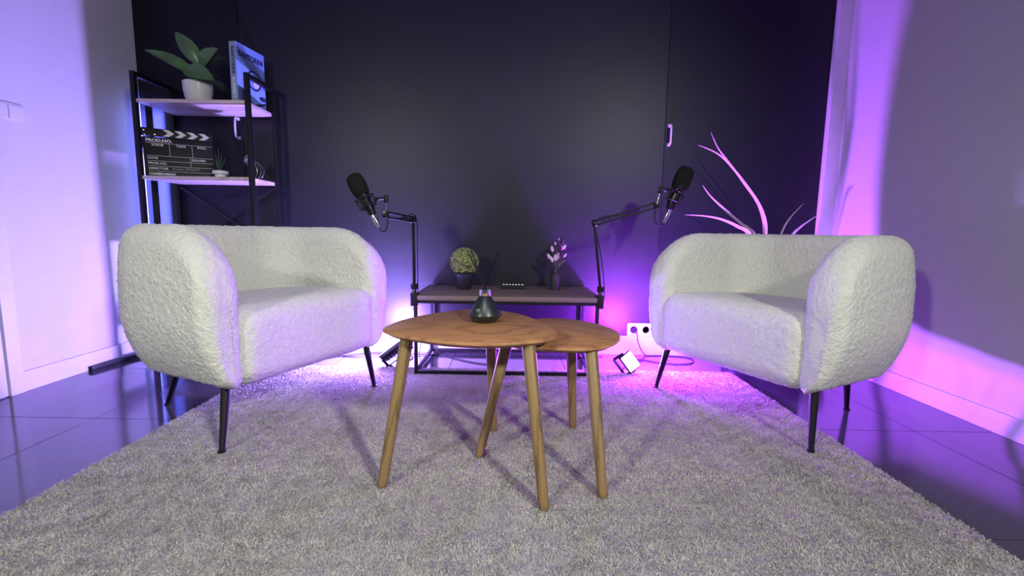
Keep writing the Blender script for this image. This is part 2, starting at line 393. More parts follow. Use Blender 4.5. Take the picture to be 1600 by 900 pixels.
def rbox_dense(c, d, r, n, warp=None):
    V = []; F_ = []; ns = n
    hx, hy, hz = d[0]/2, d[1]/2, d[2]/2
    def lin(k): return np.linspace(-1, 1, k+1)
    nx, ny, nz = [max(6, int(v/.0075)) for v in d]
    for ax in range(3):
        o1, o2 = (ax+1) % 3, (ax+2) % 3; dims = [nx, ny, nz]; hh = [hx, hy, hz]
        A_, B_ = lin(dims[o1]), lin(dims[o2])
        for sg in (-1, 1):
            k0 = len(V)
            for a in A_:
                for b in B_:
                    p = [0, 0, 0]; p[ax] = sg*hh[ax]; p[o1] = a*hh[o1]; p[o2] = b*hh[o2]
                    p = Vector(p); q = Vector([max(-h+r, min(h-r, v)) for v, h in zip(p, hh)])
                    dv = p-q
                    if dv.length > 1e-9: p = q+dv.normalized()*r
                    V.append(warp(p) if warp else p)
            nb = len(B_)
            for i in range(len(A_)-1):
                for j in range(nb-1): F_.append((k0+i*nb+j, k0+i*nb+j+1, k0+(i+1)*nb+j+1, k0+(i+1)*nb+j))
    return [(p[0]+c[0], p[1]+c[1], p[2]+c[2]) for p in V], F_
def sofa_seat(parent):
    wd = 2*(SA-ST)+.060; z0, z1 = .222, .520; dp = SD-ST-.0
    def warp(p):
        crown = .018*(1-(p.x/(wd/2))**2)*(1 if p.z > 0 else 0)*max(0, 1-(p.y/(dp/2))**2*.6)
        bulge = -.012*(1-(p.z/.15)**2) if p.y < -dp/2+.08 else 0
        back = -.03*(p.y/dp+.5) if p.z > 0 else 0
        return Vector((p.x, p.y+bulge, p.z+crown+back))
    V, F_ = rbox_dense((0, dp/2-.002, (z0+z1)/2), (wd, dp, z1-z0), .070, 0, warp)
    return dense('seat_cushion', V, F_, M['boucle'], parent, seed=5)
def make_sofa(loc, rz, label, feet):
    t = empty('sofa', loc, label, 'sofa', 'pair of cream boucle sofas', rz)
    return t
def sofa_legs(t, feet):
    inv = Matrix.Rotation(-t.rotation_euler.z, 4, 'Z') @ Matrix.Translation(-Vector(t.location))
    for (fx, fy, fz), (lx, ly) in feet:
        f_ = inv @ Vector((fx, fy, fz)); top = Vector((lx, ly, .245))
        d = top-f_; n = d.normalized()
        lg = MB().lathe([(.0095, .004), (.0175, d.length)], f_, n, 20).build('leg', M['black'], t)
        MB().lathe([(.012, 0), (.0135, .002), (.0135, .005), (.0105, .007)], f_, (0, 0, 1), 16).build('foot_pad', M['plastic'], lg)
def sofa_pose(A, B, fwd_off):
    A = Vector(A); B = Vector(B); mid = (A+B)/2
    return mid
rzL = math.atan2(.91, .415)
fL = Vector((.91, -.415)).normalized()
sL = make_sofa((-.845+fL.x*.035, 1.895+fL.y*.035, 0), rzL, 'cream boucle sofa on the left, in front of the metal shelf', None)
shell = sofa_shell(sL); seat = sofa_seat(sL)
sofa_legs(sL, [((-1.015, 1.522, RT), (-.340, .095)), ((-.691, 2.232, RT), (.365, .085)), ((-1.553, 1.981, .001), (-.20, .60)), ((-1.316, 2.446, RT), (.30, .58))])
rzR = math.atan2(-.887, .46)
fR = Vector((-.887, -.46)).normalized()
sR = make_sofa((.934+fR.x*.035, 1.938+fR.y*.035, 0), rzR, 'cream boucle sofa on the right, with the palm blades behind it', None)
for s_ in (shell, seat):
    c_ = s_.copy(); C.objects.link(c_); c_.parent = sR
sofa_legs(sR, [((1.113, 1.597, RT), (.345, .095)), ((.754, 2.280, RT), (-.365, .085)), ((1.575, 2.048, .001), (.22, .57)), ((1.351, 2.509, RT), (-.30, .57))])
# ------------------------------------------------------------------ coffee tables
def table_top(outline, z, t, root):
    P_ = catmull([Vector((*p, 0)) for p in outline], 10, True)
    c = sum(P_, Vector())/len(P_)
    def ring(inset, zz):
        out = []
        N = len(P_)
        for i, p in enumerate(P_):
            tg = (P_[(i+1) % N]-P_[i-1]).normalized(); nn = Vector((tg.y, -tg.x, 0))
            if nn.dot(p-c) < 0: nn = -nn
            out.append(Vector((p.x, p.y, zz))-nn*inset)
        return out
    rings = [ring(.0025, z), ring(.0006, z-.0012), ring(0, z-.003), ring(.0, z-.009), ring(.004, z-.011), ring(.022, z-t)]
    N = len(P_); vs = [v for r in rings for v in r]; fs = []
    for i in range(len(rings)-1):
        for k in range(N):
            k2 = (k+1) % N; fs.append((i*N+k, i*N+k2, (i+1)*N+k2, (i+1)*N+k))
    fs.append(tuple(range(N))); fs.append(tuple((len(rings)-1)*N+k for k in range(N))[::-1])
    o = MB().add(vs, fs).build('tabletop', M['table'], root); setworld(o, root); return o
def coffee_table(outline, z, t, legs, loc, label):
    root = empty('coffee_table', (*loc, 0), label, 'coffee table', 'nesting wooden coffee tables')
    table_top(outline, z, t, root)
    for (fx, fy), (tx, ty) in legs:
        a = Vector((fx, fy, RT)); b = Vector((tx, ty, z-t+.001)); d = b-a; n = d.normalized()
        # leg local z along its length so that the grain follows it
        lg = MB().lathe([(.0125, 0), (.0145, .003), (.0155, .02), (.0215, d.length)], (0, 0, 0), (0, 0, 1), 28).build('leg', M['oak'], root)
        lg.rotation_mode = 'QUATERNION'; lg.rotation_quaternion = Vector((0, 0, 1)).rotation_difference(n); lg.location = a-Vector(root.location)
    return root
coffee_table([(-.415, 1.463), (-.375, 1.618), (-.265, 1.767), (-.144, 1.843), (.002, 1.776), (.095, 1.625), (.146, 1.465), (.124, 1.352), (.04, 1.296), (-.071, 1.269), (-.182, 1.282), (-.308, 1.337), (-.388, 1.395)],
             .485, .022, [((-.392, 1.320), (-.330, 1.412)), ((.102, 1.218), (.053, 1.345)), ((-.065, 1.735), (-.078, 1.66))], (-.12, 1.5),
             'larger and taller oak coffee table carrying the reed diffuser')
coffee_table([(.02, 1.80), (.130, 1.872), (.242, 1.868), (.334, 1.783), (.384, 1.667), (.379, 1.551), (.324, 1.439), (.242, 1.387), (.143, 1.386), (.02, 1.42), (-.033, 1.50), (-.030, 1.64)],
             .445, .022, [((-.108, 1.519), (-.012, 1.575)), ((.283, 1.284), (.258, 1.43)), ((.257, 1.777), (.234, 1.745))], (.16, 1.6),
             'smaller and lower oak coffee table tucked under the larger one')
# reed diffuser
df = empty('reed_diffuser', (-.094, 1.58, .485), 'dark green cone-shaped reed diffuser with silver collar on the larger table', 'diffuser')
MB().lathe([(.036, 0), (.040, .002), (.0555, .020), (.0575, .026), (.0565, .030), (.023, .088), (.019, .092), (.019, .094)], n=40).build('bottle', M['glassgreen'], df)
MB().lathe([(.0195, .0), (.0198, .001), (.0198, .021), (.019, .022), (.012, .022), (.011, .018)], (0, 0, .0935), n=36).build('collar', M['chrome'], df)
for (bx, by), (tx, ty, tz) in [((.004, .0), (-.056, .0, .262)), ((.002, .004), (-.066, .03, .250)), ((-.002, 0), (.058, .01, .256)), ((-.004, .004), (.044, .03, .247)), ((0, -.004), (.050, -.01, .240))]:
    MB().tube([(bx-(tx-bx)*.12, by, .10), (tx, ty, tz)], .0019, 8).build('reed', M['reed'], df)
for nn, zz, lw, lh, gp in ((4, .0490, .0026, .0040, .0036), (8, .0435, .0015, .0018, .0021)):     # worn print, too small to read
    q = R(-26); rr = .0565-(zz-.030)*.0335/.058+.0006; mb = MB()
    for k in range(nn):
        mb.box(((k-(nn-1)/2)*gp, lh*.40, 0), (lw, lh*.16, .0003)); mb.box(((k-(nn-1)/2)*gp, -lh*.40, 0), (lw*.8, lh*.16, .0003)); mb.box(((k-(nn-1)/2)*gp-lw*.36, 0, 0), (lw*.2, lh*.8, .0003))
    o = mb.build('print', M['ink_white'], df, smooth=False); o['kind'] = 'stuff'
    o.rotation_euler = (R(60), 0, q); o.location = (rr*math.sin(q), -rr*math.cos(q), zz)
# ------------------------------------------------------------------ console table
cn = empty('console_table', (-.03, 2.69, 0), 'low console table with smoky wood top and black metal frame against the back wall', 'console table')
cw = lambda mb, n, m: setworld(mb.build(n, m, cn), cn)
CX0, CX1, CY0, CY1, CT = -.538, .487, 2.435, 2.945, .452
cw(MB().box(((CX0+CX1)/2, (CY0+CY1)/2, CT-.0125), (CX1-CX0, CY1-CY0, .025), bev=.0015), 'tabletop', M['console'])
q = .018; fx0, fx1, fy0, fy1 = CX0+.014, CX1-.02, CY0+.014, CY1-.014; zt_ = CT-.025
for x_ in (fx0, fx1):
    for y_ in (fy0, fy1): cw(MB().box((x_, y_, (zt_-q+.012)/2+.0+.0), (q, q, zt_-q-.012), bev=.001), 'leg', M['black'])
for z_ in (zt_-q/2, .014+q/2):
    for y_ in (fy0, fy1): cw(MB().box(((fx0+fx1)/2, y_, z_), (fx1-fx0+(q if z_ > .2 else -q), q, q), bev=.001), 'rail', M['black'])
    for x_ in (fx0, fx1): cw(MB().box((x_, (fy0+fy1)/2, z_), (q, fy1-fy0-q, q), bev=.001), 'rail', M['black'])
# topiary
tp = empty('potted_topiary', (-.29, 2.75, CT), 'small round boxwood ball in a dark pot on the console', 'potted plant')
MB().lathe([(.038, 0), (.040, .002), (.054, .075), (.058, .076), (.059, .098), (.055, .098), (.053, .085)], n=32).build('pot', M['pot_dark'], tp)
MB().lathe([(.053, .084), (.02, .094), (.001, .095)], n=20).build('soil', M['soil'], tp)
def foliage_ball(c, r, n, m, parent):
    mb = MB(); rng = random.Random(5)
    for k in range(n):
        zc = rng.uniform(-.72, 1); q = rng.uniform(0, 2*math.pi); s = math.sqrt(1-zc*zc)
        d = Vector((s*math.cos(q), s*math.sin(q), zc)); p = Vector(c)+d*r*rng.uniform(.80, 1.04)
        nrm = (d+Vector([rng.gauss(0, .55) for _ in range(3)])).normalized(); x = nrm.orthogonal().normalized(); x.rotate(Quaternion(nrm, rng.uniform(0, 6.28))); y = nrm.cross(x)
        l, w_ = rng.uniform(.0045, .0075), rng.uniform(.0025, .0036)
        mb.add([p-x*l, p-x*l*.2+y*w_-nrm*.001, p+x*l*.6+y*w_*.8, p+x*l, p+x*l*.6-y*w_*.8, p-x*l*.2-y*w_-nrm*.001, p+nrm*.002], [(0, 1, 6), (1, 2, 6), (2, 3, 6), (3, 4, 6), (4, 5, 6), (5, 0, 6)])
    o = mb.build('foliage', m, parent, smooth=False); o['kind'] = 'stuff'; return o
foliage_ball((0, 0, .165), .084, 3000, M['topiary'], tp)
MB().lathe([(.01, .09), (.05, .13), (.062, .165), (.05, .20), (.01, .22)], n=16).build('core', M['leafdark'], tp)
# vase with dried tufts
vs_ = empty('vase', (.265, 2.775, CT), 'dark matte bottle vase on the console', 'vase')
MB().lathe([(.026, 0), (.0295, .003), (.0300, .085), (.027, .100), (.016, .110), (.0145, .114), (.0145, .145), (.0165, .147), (.013, .147), (.012, .12)], n=32).build('bottle', M['bottle'], vs_)
fb = empty('dried_flower_bunch', (.265, 2.775, CT+.10), 'bunch of pale pink and black dried tufts standing in the bottle vase', 'dried flowers')
rng = random.Random(4)
tufts = [(-.034, .058, 'p', .040), (-.006, .145, 'p', .020), (-.020, .135, 'd', .028), (.030, .150, 'd', .045), (.004, .125, 'd', .048), (.030, .112, 'p', .030), (-.021, .103, 'p', .038), (.040, .120, 'p', .032), (.018, .100, 'd', .040), (-.012, .075, 'd', .036), (.026, .080, 'd', .030), (.046, .070, 'p', .030), (.008, .055, 'p', .046), (-.004, .048, 'p', .044), (-.020, .040, 'p', .040), (.045, .100, 'd', .034), (.012, .175, 'p', .012)]
for i, (dx, dz, cc, ln) in enumerate(tufts):
    base = Vector((dx*.15, 0, .0)); tip = Vector((dx, rng.uniform(-.02, .012), dz+.03)); d = (tip-base).normalized()
    d = (d+Vector((dx*6, 0, 0))).normalized()
    st = MB().tube([base, (base+tip)/2+Vector((0, 0, .004)), tip], .0009, 5).build('stem', M['stem'], fb)
    hb = MB(); rr = ln*.26
    hb.lathe([(rr*.25, 0), (rr*.8, ln*.15), (rr, ln*.38), (rr*.85, ln*.62), (rr*.45, ln*.87), (rr*.06, ln)], tip, d, 12)
    for k in range(40):        # loose hairs
        q = rng.uniform(0, 6.28); t_ = rng.uniform(.1, .9); x = d.orthogonal().normalized(); x.rotate(Quaternion(d, q)); y = d.cross(x)
        p = tip+d*ln*t_+x*rr*.7; e_ = p+x*rr*.6+d*ln*.2
        hb.add([p+y*.0006, p-y*.0006, e_], [(0, 1, 2)])
    hb.build('tuft', M['tuft_pink' if cc == 'p' else 'tuft_dark'], fb)
tw = MB().tube([(.004, 0, .03), (.03, -.005, .062), (.056, -.01, .082)], .0011, 6).build('twig', M['tuft_pink'], fb)
# small device with a row of lights
dv = empty('audio_splitter', (.006, 2.80, CT), 'small black desk box with a row of lit buttons, in the middle of the console', 'audio device')
MB().box((0, 0, .018), (.146, .055, .036), bev=.004).build('housing', M['plastic'], dv)
for k in range(7):
    x_ = -.056+k*.0187
    MB().lathe([(.0062, 0), (.0055, .012), (.004, .013)], (x_, .004, .036), n=12).build('knob', M['plastic'], dv)
    MB().box((x_, -.0285, .029), (.0075, .002, .004), bev=.0008).build('button', M['led_dot'], dv)
# ------------------------------------------------------------------ metal shelf in the corner
sh = empty('metal_shelf', (-1.80, 2.79, 0), 'black metal shelf with pale boards in the left corner behind the sofa', 'shelf')
cw2 = lambda mb, n, m, **k: setworld(mb.build(n, m, sh, **k), sh)
SX0, SX1, SY0, SY1, SH = -2.125, -1.493, 2.65, 2.935, 1.655
q = .024
for x_ in (SX0, SX1):
    for y_ in (SY0, SY1): cw2(MB().box((x_, y_, (SH)/2), (q, q, SH), bev=.001), 'post', M['black'])
    for z_ in (SH-q/2, .03): cw2(MB().box((x_, (SY0+SY1)/2, z_), (q, SY1-SY0-q, q), bev=.001), 'side_bar', M['black'])
for z_ in (1.507, 1.087, .640, .215):
    cw2(MB().box(((SX0+SX1)/2, (SY0+SY1)/2+.002, z_-.0095), (SX1-SX0-q-.0, SY1-SY0+q-.004, .019), bev=.001), 'board', M['shelfwood'])
for z0_, z1_ in ((.66, 1.05),):
    cw2(MB().bar((SX0+.02, SY1-.006, z1_), (SX1-.02, SY1-.006, z0_), .012, .004, (0, 1, 0)), 'cross_brace', M['satin'])
    cw2(MB().bar((SX0+.02, SY1-.001, z0_), (SX1-.02, SY1-.001, z1_), .012, .004, (0, 1, 0)), 'cross_brace', M['satin'])
SB1, SB2 = 1.507, 1.087
# leaf builder: arc from base to tip, given width, surface normal hint
def leaf(mb, a, b, wd, sag, nh, rib=None, n=14, fold=.25):
    a, b, nh = Vector(a), Vector(b), Vector(nh).normalized(); d = b-a; L = d.length
    side = d.cross(nh).normalized(); nrm = side.cross(d).normalized(); vs = []; fs = []; ctr = []
    for i in range(n+1):
        t = i/n; p = a+d*t+nrm*sag*math.sin(math.pi*t)
        wv = wd/2*(math.sin(math.pi*min(1, t**.80)))**.75 if 0 < t < 1 else .0004
        ctr.append(p+nrm*.0006)
        for s_, k in ((-1, 1), (-.5, .5), (0, 0), (.5, .5), (1, 1)):
            vs.append(p+side*wv*s_+nrm*(fold*wv*k*k + .0015*math.sin(t*38)*abs(s_)))
    for i in range(n):
        for k in range(4): fs.append((i*5+k, i*5+k+1, (i+1)*5+k+1, (i+1)*5+k))
    o0 = len(vs); vs2 = [v-nrm*.0009 for v in vs]; fs2 = [tuple(i+o0 for i in f[::-1]) for f in fs]
    mb.add(vs+vs2, fs+fs2)
    if rib is not None: rib.tube(ctr[:-1], .0013, 6, .0004)
    return mb
pp = empty('rubber_plant', (-1.858, 2.785, SB1), 'young rubber plant with big glossy leaves in a white pot on the top shelf', 'potted plant')
MB().lathe([(.045, 0), (.050, .003), (.066, .04), (.074, .080), (.0755, .128), (.072, .130), (.069, .126), (.068, .105)], n=40).build('pot', M['pot_white'], pp)
MB().lathe([(.0685, .106), (.03, .112), (.001, .113)], n=20).build('soil', M['soil'], pp)
def W(p): return (p[0]+1.805, p[1]-2.70, p[2]-1.487)
MB().tube([W((-1.805, 2.70, 1.59)), W((-1.800, 2.70, 1.66)), W((-1.785, 2.70, 1.70)), W((-1.778, 2.70, 1.77))], .0045, 8, .003, smooth=4).build('stem', M['stem'], pp)
for a, b, wd, sag, nh, m in [
    ((-1.785, 2.695, 1.715), (-1.885, 2.66, 1.882), .088, .018, (.55, -1, .35), 'leaf'),
    ((-1.805, 2.69, 1.652), (-2.040, 2.62, 1.768), .088, .020, (.15, -.8, .8), 'leaf'),
    ((-1.785, 2.69, 1.690), (-1.655, 2.67, 1.800), .115, .010, (-.25, -1, .35), 'leaf'),
    ((-1.850, 2.66, 1.680), (-1.668, 2.64, 1.615), .105, .014, (.1, -1, .5), 'leaf'),
    ((-1.760, 2.72, 1.72), (-1.632, 2.73, 1.775), .05, .010, (.1, -1, .5), 'leafdark'),
    ((-1.80, 2.74, 1.66), (-1.63, 2.82, 1.53), .07, .02, (.3, -.6, .8), 'leafdark'),
    ((-1.80, 2.75, 1.66), (-1.745, 2.86, 1.70), .07, .01, (.3, -.3, .9), 'leafdark')]:
    rb_ = MB(); lf = leaf(MB(), W(a), W(b), wd, sag, nh, rb_).build('leaf', M[m], pp)
    rb_.build('midrib', M['leafvein' if m == 'leaf' else 'stem'], lf)
MB().tube([W((-1.80, 2.69, 1.715)), W((-1.85, 2.68, 1.775)), W((-1.905, 2.68, 1.815))], .0035, 6, .001).build('new_shoot', M['reddish'], pp)
# book
bk = empty('book', (-1.50, 2.60, SB1), 'tall blue decorative book standing on the right end of the top shelf', 'book')
p0 = Vector((-1.557, 2.668)); p1 = Vector((-1.519, 2.890)); du = (p1-p0); BL = du.length; ang = math.atan2(du.y, du.x); BH = .322; BT = .041
bk.location = (p0.x, p0.y, SB1); bk.rotation_euler = (0, 0, ang)   # local x along the cover, -y out of the cover, thickness toward +y
MB().box((BL/2+.001, BT/2, BH/2), (BL-.008, BT-.006, BH-.008)).build('page_block', M['book_pages'], bk)
MB().box((BL/2, .0015, BH/2), (BL, .003, BH), bev=.0006).build('front_cover', M['book_blue'], bk)
MB().box((BL/2, BT-.0015, BH/2), (BL, .003, BH), bev=.0006).build('back_cover', M['book_blue'], bk)
MB().box((.0015, BT/2, BH/2), (.003, BT-.006, BH), bev=.0006).build('spine', M['book_spine'], bk)
def flat(pts, y, nm, m, parent, th=.0004):
    n = len(pts); vs = [(x, y, z) for x, z in pts]+[(x, y+th, z) for x, z in pts]
    return MB().add(vs, [tuple(range(n)), tuple(range(n, 2*n))[::-1]]+[(i, (i+1) % n, n+(i+1) % n, n+i) for i in range(n)]).build(nm, m, parent, smooth=False)
sxk = BL/.25
flat([(.012*sxk, BH-.004), (.06*sxk, BH-.006), (BL-.002, .17), (BL-.002, .115), (.012*sxk, BH-.058)], -.0004, 'cover_band', M['book_band'], bk)
flat([(.004, .085), (.004, .002), (BL*.62, .002), (BL*.40, .05), (BL*.2, .085)], -.0004, 'cover_patch', M['book_band'], bk)  # printed grey-blue shape of the cover art
def ring2(cx, cz, r1, r2, y, nm, m, parent, n=36, sq=1.0):
    vs = []; fs = []
    for k in range(n):
        q = 2*math.pi*k/n
        vs += [(cx+r1*math.cos(q), y, cz+r1*math.sin(q)*sq), (cx+r2*math.cos(q), y, cz+r2*math.sin(q)*sq)]
    for k in range(n):
        j = (k+1) % n; fs.append((2*k, 2*k+1, 2*j+1, 2*j))
    return MB().add(vs, fs).build(nm, m, parent, smooth=False)
ring2(.135, .150, .046, .057, -.0009, 'cover_ring', M['ink_navy'], bk)
ring2(.150, .135, 0, .024, -.0009, 'cover_sun', M['book_sun'], bk)
ring2(.200, .062, 0, .030, -.0009, 'cover_dome', M['ink_navy'], bk, sq=.45)
flat([(BL*.55, .002), (BL-.002, .03), (BL-.002, .045), (BL*.52, .012)], -.0008, 'cover_stripe', M['ink_navy'], bk)
o = text('SANTORINI', .040, M['ink_navy'], 'title', .0003, bold=.0018); o.parent = bk; o.rotation_euler = (R(90), 0, 0); o.location = (BL/2+.002, -.0010, BH-.056)
k_ = (BL*.86)/o.dimensions.x if o.dimensions.x else 1; o.scale = (k_, 1, 1)
for s_, mm, zc in (('SANTORINI', 'ink_navy', .222), ('SUNSET', 'ink_white', .075)):
    o = text(s_, .026, M[mm], 'spine_title', .0003, bold=.0007); o.parent = bk
    o.rotation_euler = Matrix(((0, 0, -1), (0, -1, 0), (-1, 0, 0))).transposed().to_euler()
    o.rotation_euler = (Matrix.Rotation(R(-90), 3, 'Z') @ Matrix.Rotation(R(90), 3, 'X') @ Matrix.Rotation(R(-90), 3, 'Z')).to_euler()
    o.location = (-.0006, BT/2, zc)
    ln = .145 if s_ == 'SANTORINI' else .115
    if o.dimensions.x: o.scale = (ln/o.dimensions.x, 1, 1)
# clapperboard
cb = empty('clapperboard', (-2.03, 2.61, SB2), 'black film clapperboard with white chevrons on the middle shelf', 'clapperboard')
cd = Vector((-1.79, 2.835))-Vector((-2.04, 2.635))
cp0 = Vector((-2.125, 2.682)); cp1 = Vector((-1.845, 2.88)); cdv = cp1-cp0; CL = cdv.length
cb.location = (cp0.x, cp0.y, SB2+.002); cb.rotation_euler = (R(-7), R(-1.5), math.atan2(cdv.y, cdv.x))
CH = .228
MB().box((CL/2, 0, CH/2), (CL, .005, CH), bev=.0012).build('slate', M['slate'], cb)
stk = MB().box((CL/2-.006, -.004, CH+.024), (CL+.012, .009, .046), Matrix.Rotation(R(1.5), 3, 'Y'), bev=.0012).build('clap_stick', M['slate'], cb)
for k in range(4):
    x_ = .162+k*.058-.04; z_ = CH+.024-(x_-CL/2)*math.tan(R(1.5)); h_ = .0195; a_ = .018; b_ = .030
    tagc = flat([(x_-a_*1.3, z_-h_), (x_+b_-a_*1.3, z_-h_), (x_+b_+.003, z_), (x_+b_-a_*1.3, z_+h_), (x_-a_*1.3, z_+h_), (x_+.003, z_)], -.0092, 'chevron', M['ink_white'], stk)
for x_, z_ in ((.012, CH+.036), (.014, CH+.010), (.062, CH+.014)):
    MB().lathe([(.006, 0), (.005, .002), (.001, .003)], (x_, -.0085, z_), (0, -1, 0), 12).build('screw', M['chrome'], stk)
yf = -.0028
def ln_(x0, z0, x1, z1): 
    d = Vector((x1-x0, z1-z0)); n = Vector((-d.y, d.x)).normalized()*.0008
    flat([(x0-n.x, z0-n.y), (x1-n.x, z1-n.y), (x1+n.x, z1+n.y), (x0+n.x, z0+n.y)], yf-.0003, 'ruled_line', M['ink_white'], cb)
zr = [.194, .120, .090, .061, .031]
for i, z_ in enumerate(zr): ln_(.016, z_, CL-.008, z_)
ln_(.125, .194, .125, .120); ln_(.235, .194, .235, .120); ln_(.222, .120, .222, .061)
def ct(s_, x_, z_, sz, al='LEFT', m='ink_white', bold=.0004, sx=1.15):
    o = text(s_, sz, M[m], 'lettering', .0002, al, bold, sx); o.parent = cb; o.rotation_euler = (R(90), 0, 0); o.location = (x_, yf-.0003, z_)
ct('PROD.NO.', .016, .209, .024, bold=.0010, sx=1.1); ct('SCENE', .042, .183, .0165); ct('TAKE', .158, .183, .0165); ct('ROLL', .262, .183, .0165)
ct('DATE', .018, .106, .0165); ct('PROD.CO.', .018, .076, .0165); ct('SOUND', .228, .105, .0175); ct('DIRECTOR', .018, .046, .0165); ct('CAMERAMAN', .018, .015, .0175, bold=.0007)
o = text('Studio SMART', .019, M['ink_grey'], 'handwriting', .0002, 'LEFT', 0, 1.2); o.parent = cb; o.rotation_euler = (R(90), 0, 0); o.location = (.128, yf-.0003, .047)
# small bowl pot with sprig
bp_ = empty('bowl_pot', (-1.712, 2.715, SB2), 'small white wide-rimmed pot with a thin sprig beside the clapperboard', 'pot')
MB().lathe([(.026, 0), (.029, .002), (.029, .018), (.040, .022), (.0425, .030), (.041, .038), (.035, .041), (.030, .038), (.028, .03)], n=36).build('pot', M['pot_white'], bp_)
MB().lathe([(.029, .032), (.001, .034)], n=16).build('soil', M['soil'], bp_)
for k, (dx, dz) in enumerate([(-.018, .12), (.0, .14), (.016, .11), (-.03, .08), (.03, .085)]):
    leaf(MB(), (0, 0, .03), (dx, .004*k-.008, .03+dz), .009, .004, (0, -1, .1), n=8).build('leaf', M['leafdark'], bp_)
# round metal ornament with wire loops
om = empty('wire_ornament', (-1.575, 2.78, SB2), 'dark wire ornament with a shiny round ball behind the right shelf post', 'ornament')
MB().lathe([(.03, 0), (.032, .002), (.03, .006), (.006, .009), (.004, .08)], n=20).build('base', M['satin'], om)
bm_ = MB(); bm_.lathe([(.032*math.sin(math.pi*k/16)+.0002, .113-.032*math.cos(math.pi*k/16)) for k in range(17)], n=28).build('ball', M['steel'], om)
for k, (dx, r_) in enumerate([(.045, .02), (.068, .024), (.085, .018)]):
    MB().tube([(.004, 0, .05), (dx*.5, -.01, .10), (dx+.004, -.012, .06), (dx-.004, -.014, .018), (dx-.016, -.014, .008)], .0016, 6, smooth=6).build('wire_loop', M['steel'], om)
# corner lamp: black bar, strip facing the corner
cl = empty('corner_lamp', (-2.195, 2.835, 0), 'slim black corner floor lamp behind the shelf, lighting the corner', 'floor lamp')
bx = Matrix.Rotation(R(45), 3, 'Z')
MB().box((0, 0, .80), (.030, .022, 1.55), Matrix.Rotation(R(20), 3, 'Z'), bev=.002).build('pole', M['black'], cl)
st = MB().box((-.012, .020, .80), (.014, .006, 1.50), Matrix.Rotation(R(40), 3, 'Z')).build('light_strip', M['led'], cl)
MB().bar((-.130, -.395, .013), (-.085, .0, .013), .024, .026).bar((-.097, .0, .013), (.0, .0, .013), .024, .026).build('foot', M['black'], cl)
la = bpy.data.lights.new('corner_lamp_light', 'AREA'); la.shape = 'RECTANGLE'; la.size = .012; la.size_y = 1.45; la.energy = 85; la.color = (.15, .17, 1.0); la.spread = R(84)
lo = bpy.data.objects.new('corner_lamp_light', la); C.objects.link(lo); lo.location = (-2.212, 2.862, .80)
dr = Vector((-.50, .86, 0)).normalized(); lo.rotation_euler = Matrix((Vector((0, 0, 1)).cross(-dr), Vector((0, 0, 1)), -dr)).transposed().to_euler()
# ------------------------------------------------------------------ microphones and arms
def mic(p_top, p_xlr, name_label, knuckle, cable, side):
    a, b = Vector(p_top), Vector(p_xlr); ax = (b-a).normalized(); L = (b-a).length; k = L/.235
    root = empty('microphone', tuple(b), name_label, 'microphone', 'studio microphones')
    bw = lambda mb, n, m, par=root: (setworld(mb.build(n, m, par), root) if par is root else mb.build(n, m, par))
    prof = [(.001, 0), (.018, .002), (.029, .010), (.034, .026), (.0355, .045), (.034, .070), (.031, .086), (.027, .093)]
    bw(MB().lathe([(r*k, t*k) for r, t in prof], a, ax, 32), 'windscreen', M['foam'])
    bw(MB().lathe([(.0235*k, .085*k), (.0235*k, .112*k), (.022*k, .114*k)], a, ax, 28), 'collar', M['satin'])
    bw(MB().lathe([(.022*k, .110*k), (.0225*k, .150*k), (.0175*k, .168*k), (.016*k, .178*k), (.011*k, .181*k)], a, ax, 28), 'body', M['satin'])
    bw(MB().lathe([(.0085*k, .178*k), (.0095*k, .182*k), (.0095*k, .215*k), (.008*k, .222*k), (.0065*k, .235*k)], a, ax, 20), 'plug', M['chrome'])
    # shock mount: two rings joined by struts and elastic cord
    x = ax.orthogonal().normalized(); y = ax.cross(x)
    for t_, r_ in ((.104, .036), (.142, .031)):
        pts = [a+ax*t_*k+(x*math.cos(q*math.pi/12)+y*math.sin(q*math.pi/12))*r_*k for q in range(25)]
        bw(MB().tube(pts, .0028*k, 8), 'mount_ring', M['plastic'])
    el = MB(); stt = []
    for j in range(8):
        q = j*math.pi/4; d0 = x*math.cos(q)+y*math.sin(q); d1 = x*math.cos(q+.39)+y*math.sin(q+.39)
        el.tube([a+ax*.104*k+d0*.036*k, a+ax*.126*k+d1*.0235*k, a+ax*.142*k+d0*.031*k], .0011*k, 6)
    for j in range(4):
        q = j*math.pi/2+.4; d0 = x*math.cos(q)+y*math.sin(q)
        stt.append(MB().tube([a+ax*.098*k+d0*.037*k, a+ax*.150*k+d0*.032*k], .004*k, 8))
    bw(el, 'elastic_cord', M['elastic'])['kind'] = 'stuff'
    for st_ in stt: bw(st_, 'mount_strut', M['plastic'])
    kk = Vector(knuckle); ctr = a+ax*.115*k; dk = (kk-ctr).normalized()
    bw(MB().tube([ctr+dk*.036*k, kk], .005*k, 8).lathe([(.008*k, 0), (.008*k, .010*k)], ctr+dk*.040*k, dk, 12), 'yoke', M['plastic'])
    bw(MB().tube([b-ax*.002]+[Vector(c) for c in cable], .0032, 8, smooth=8), 'cable', M['plastic'])
    return root
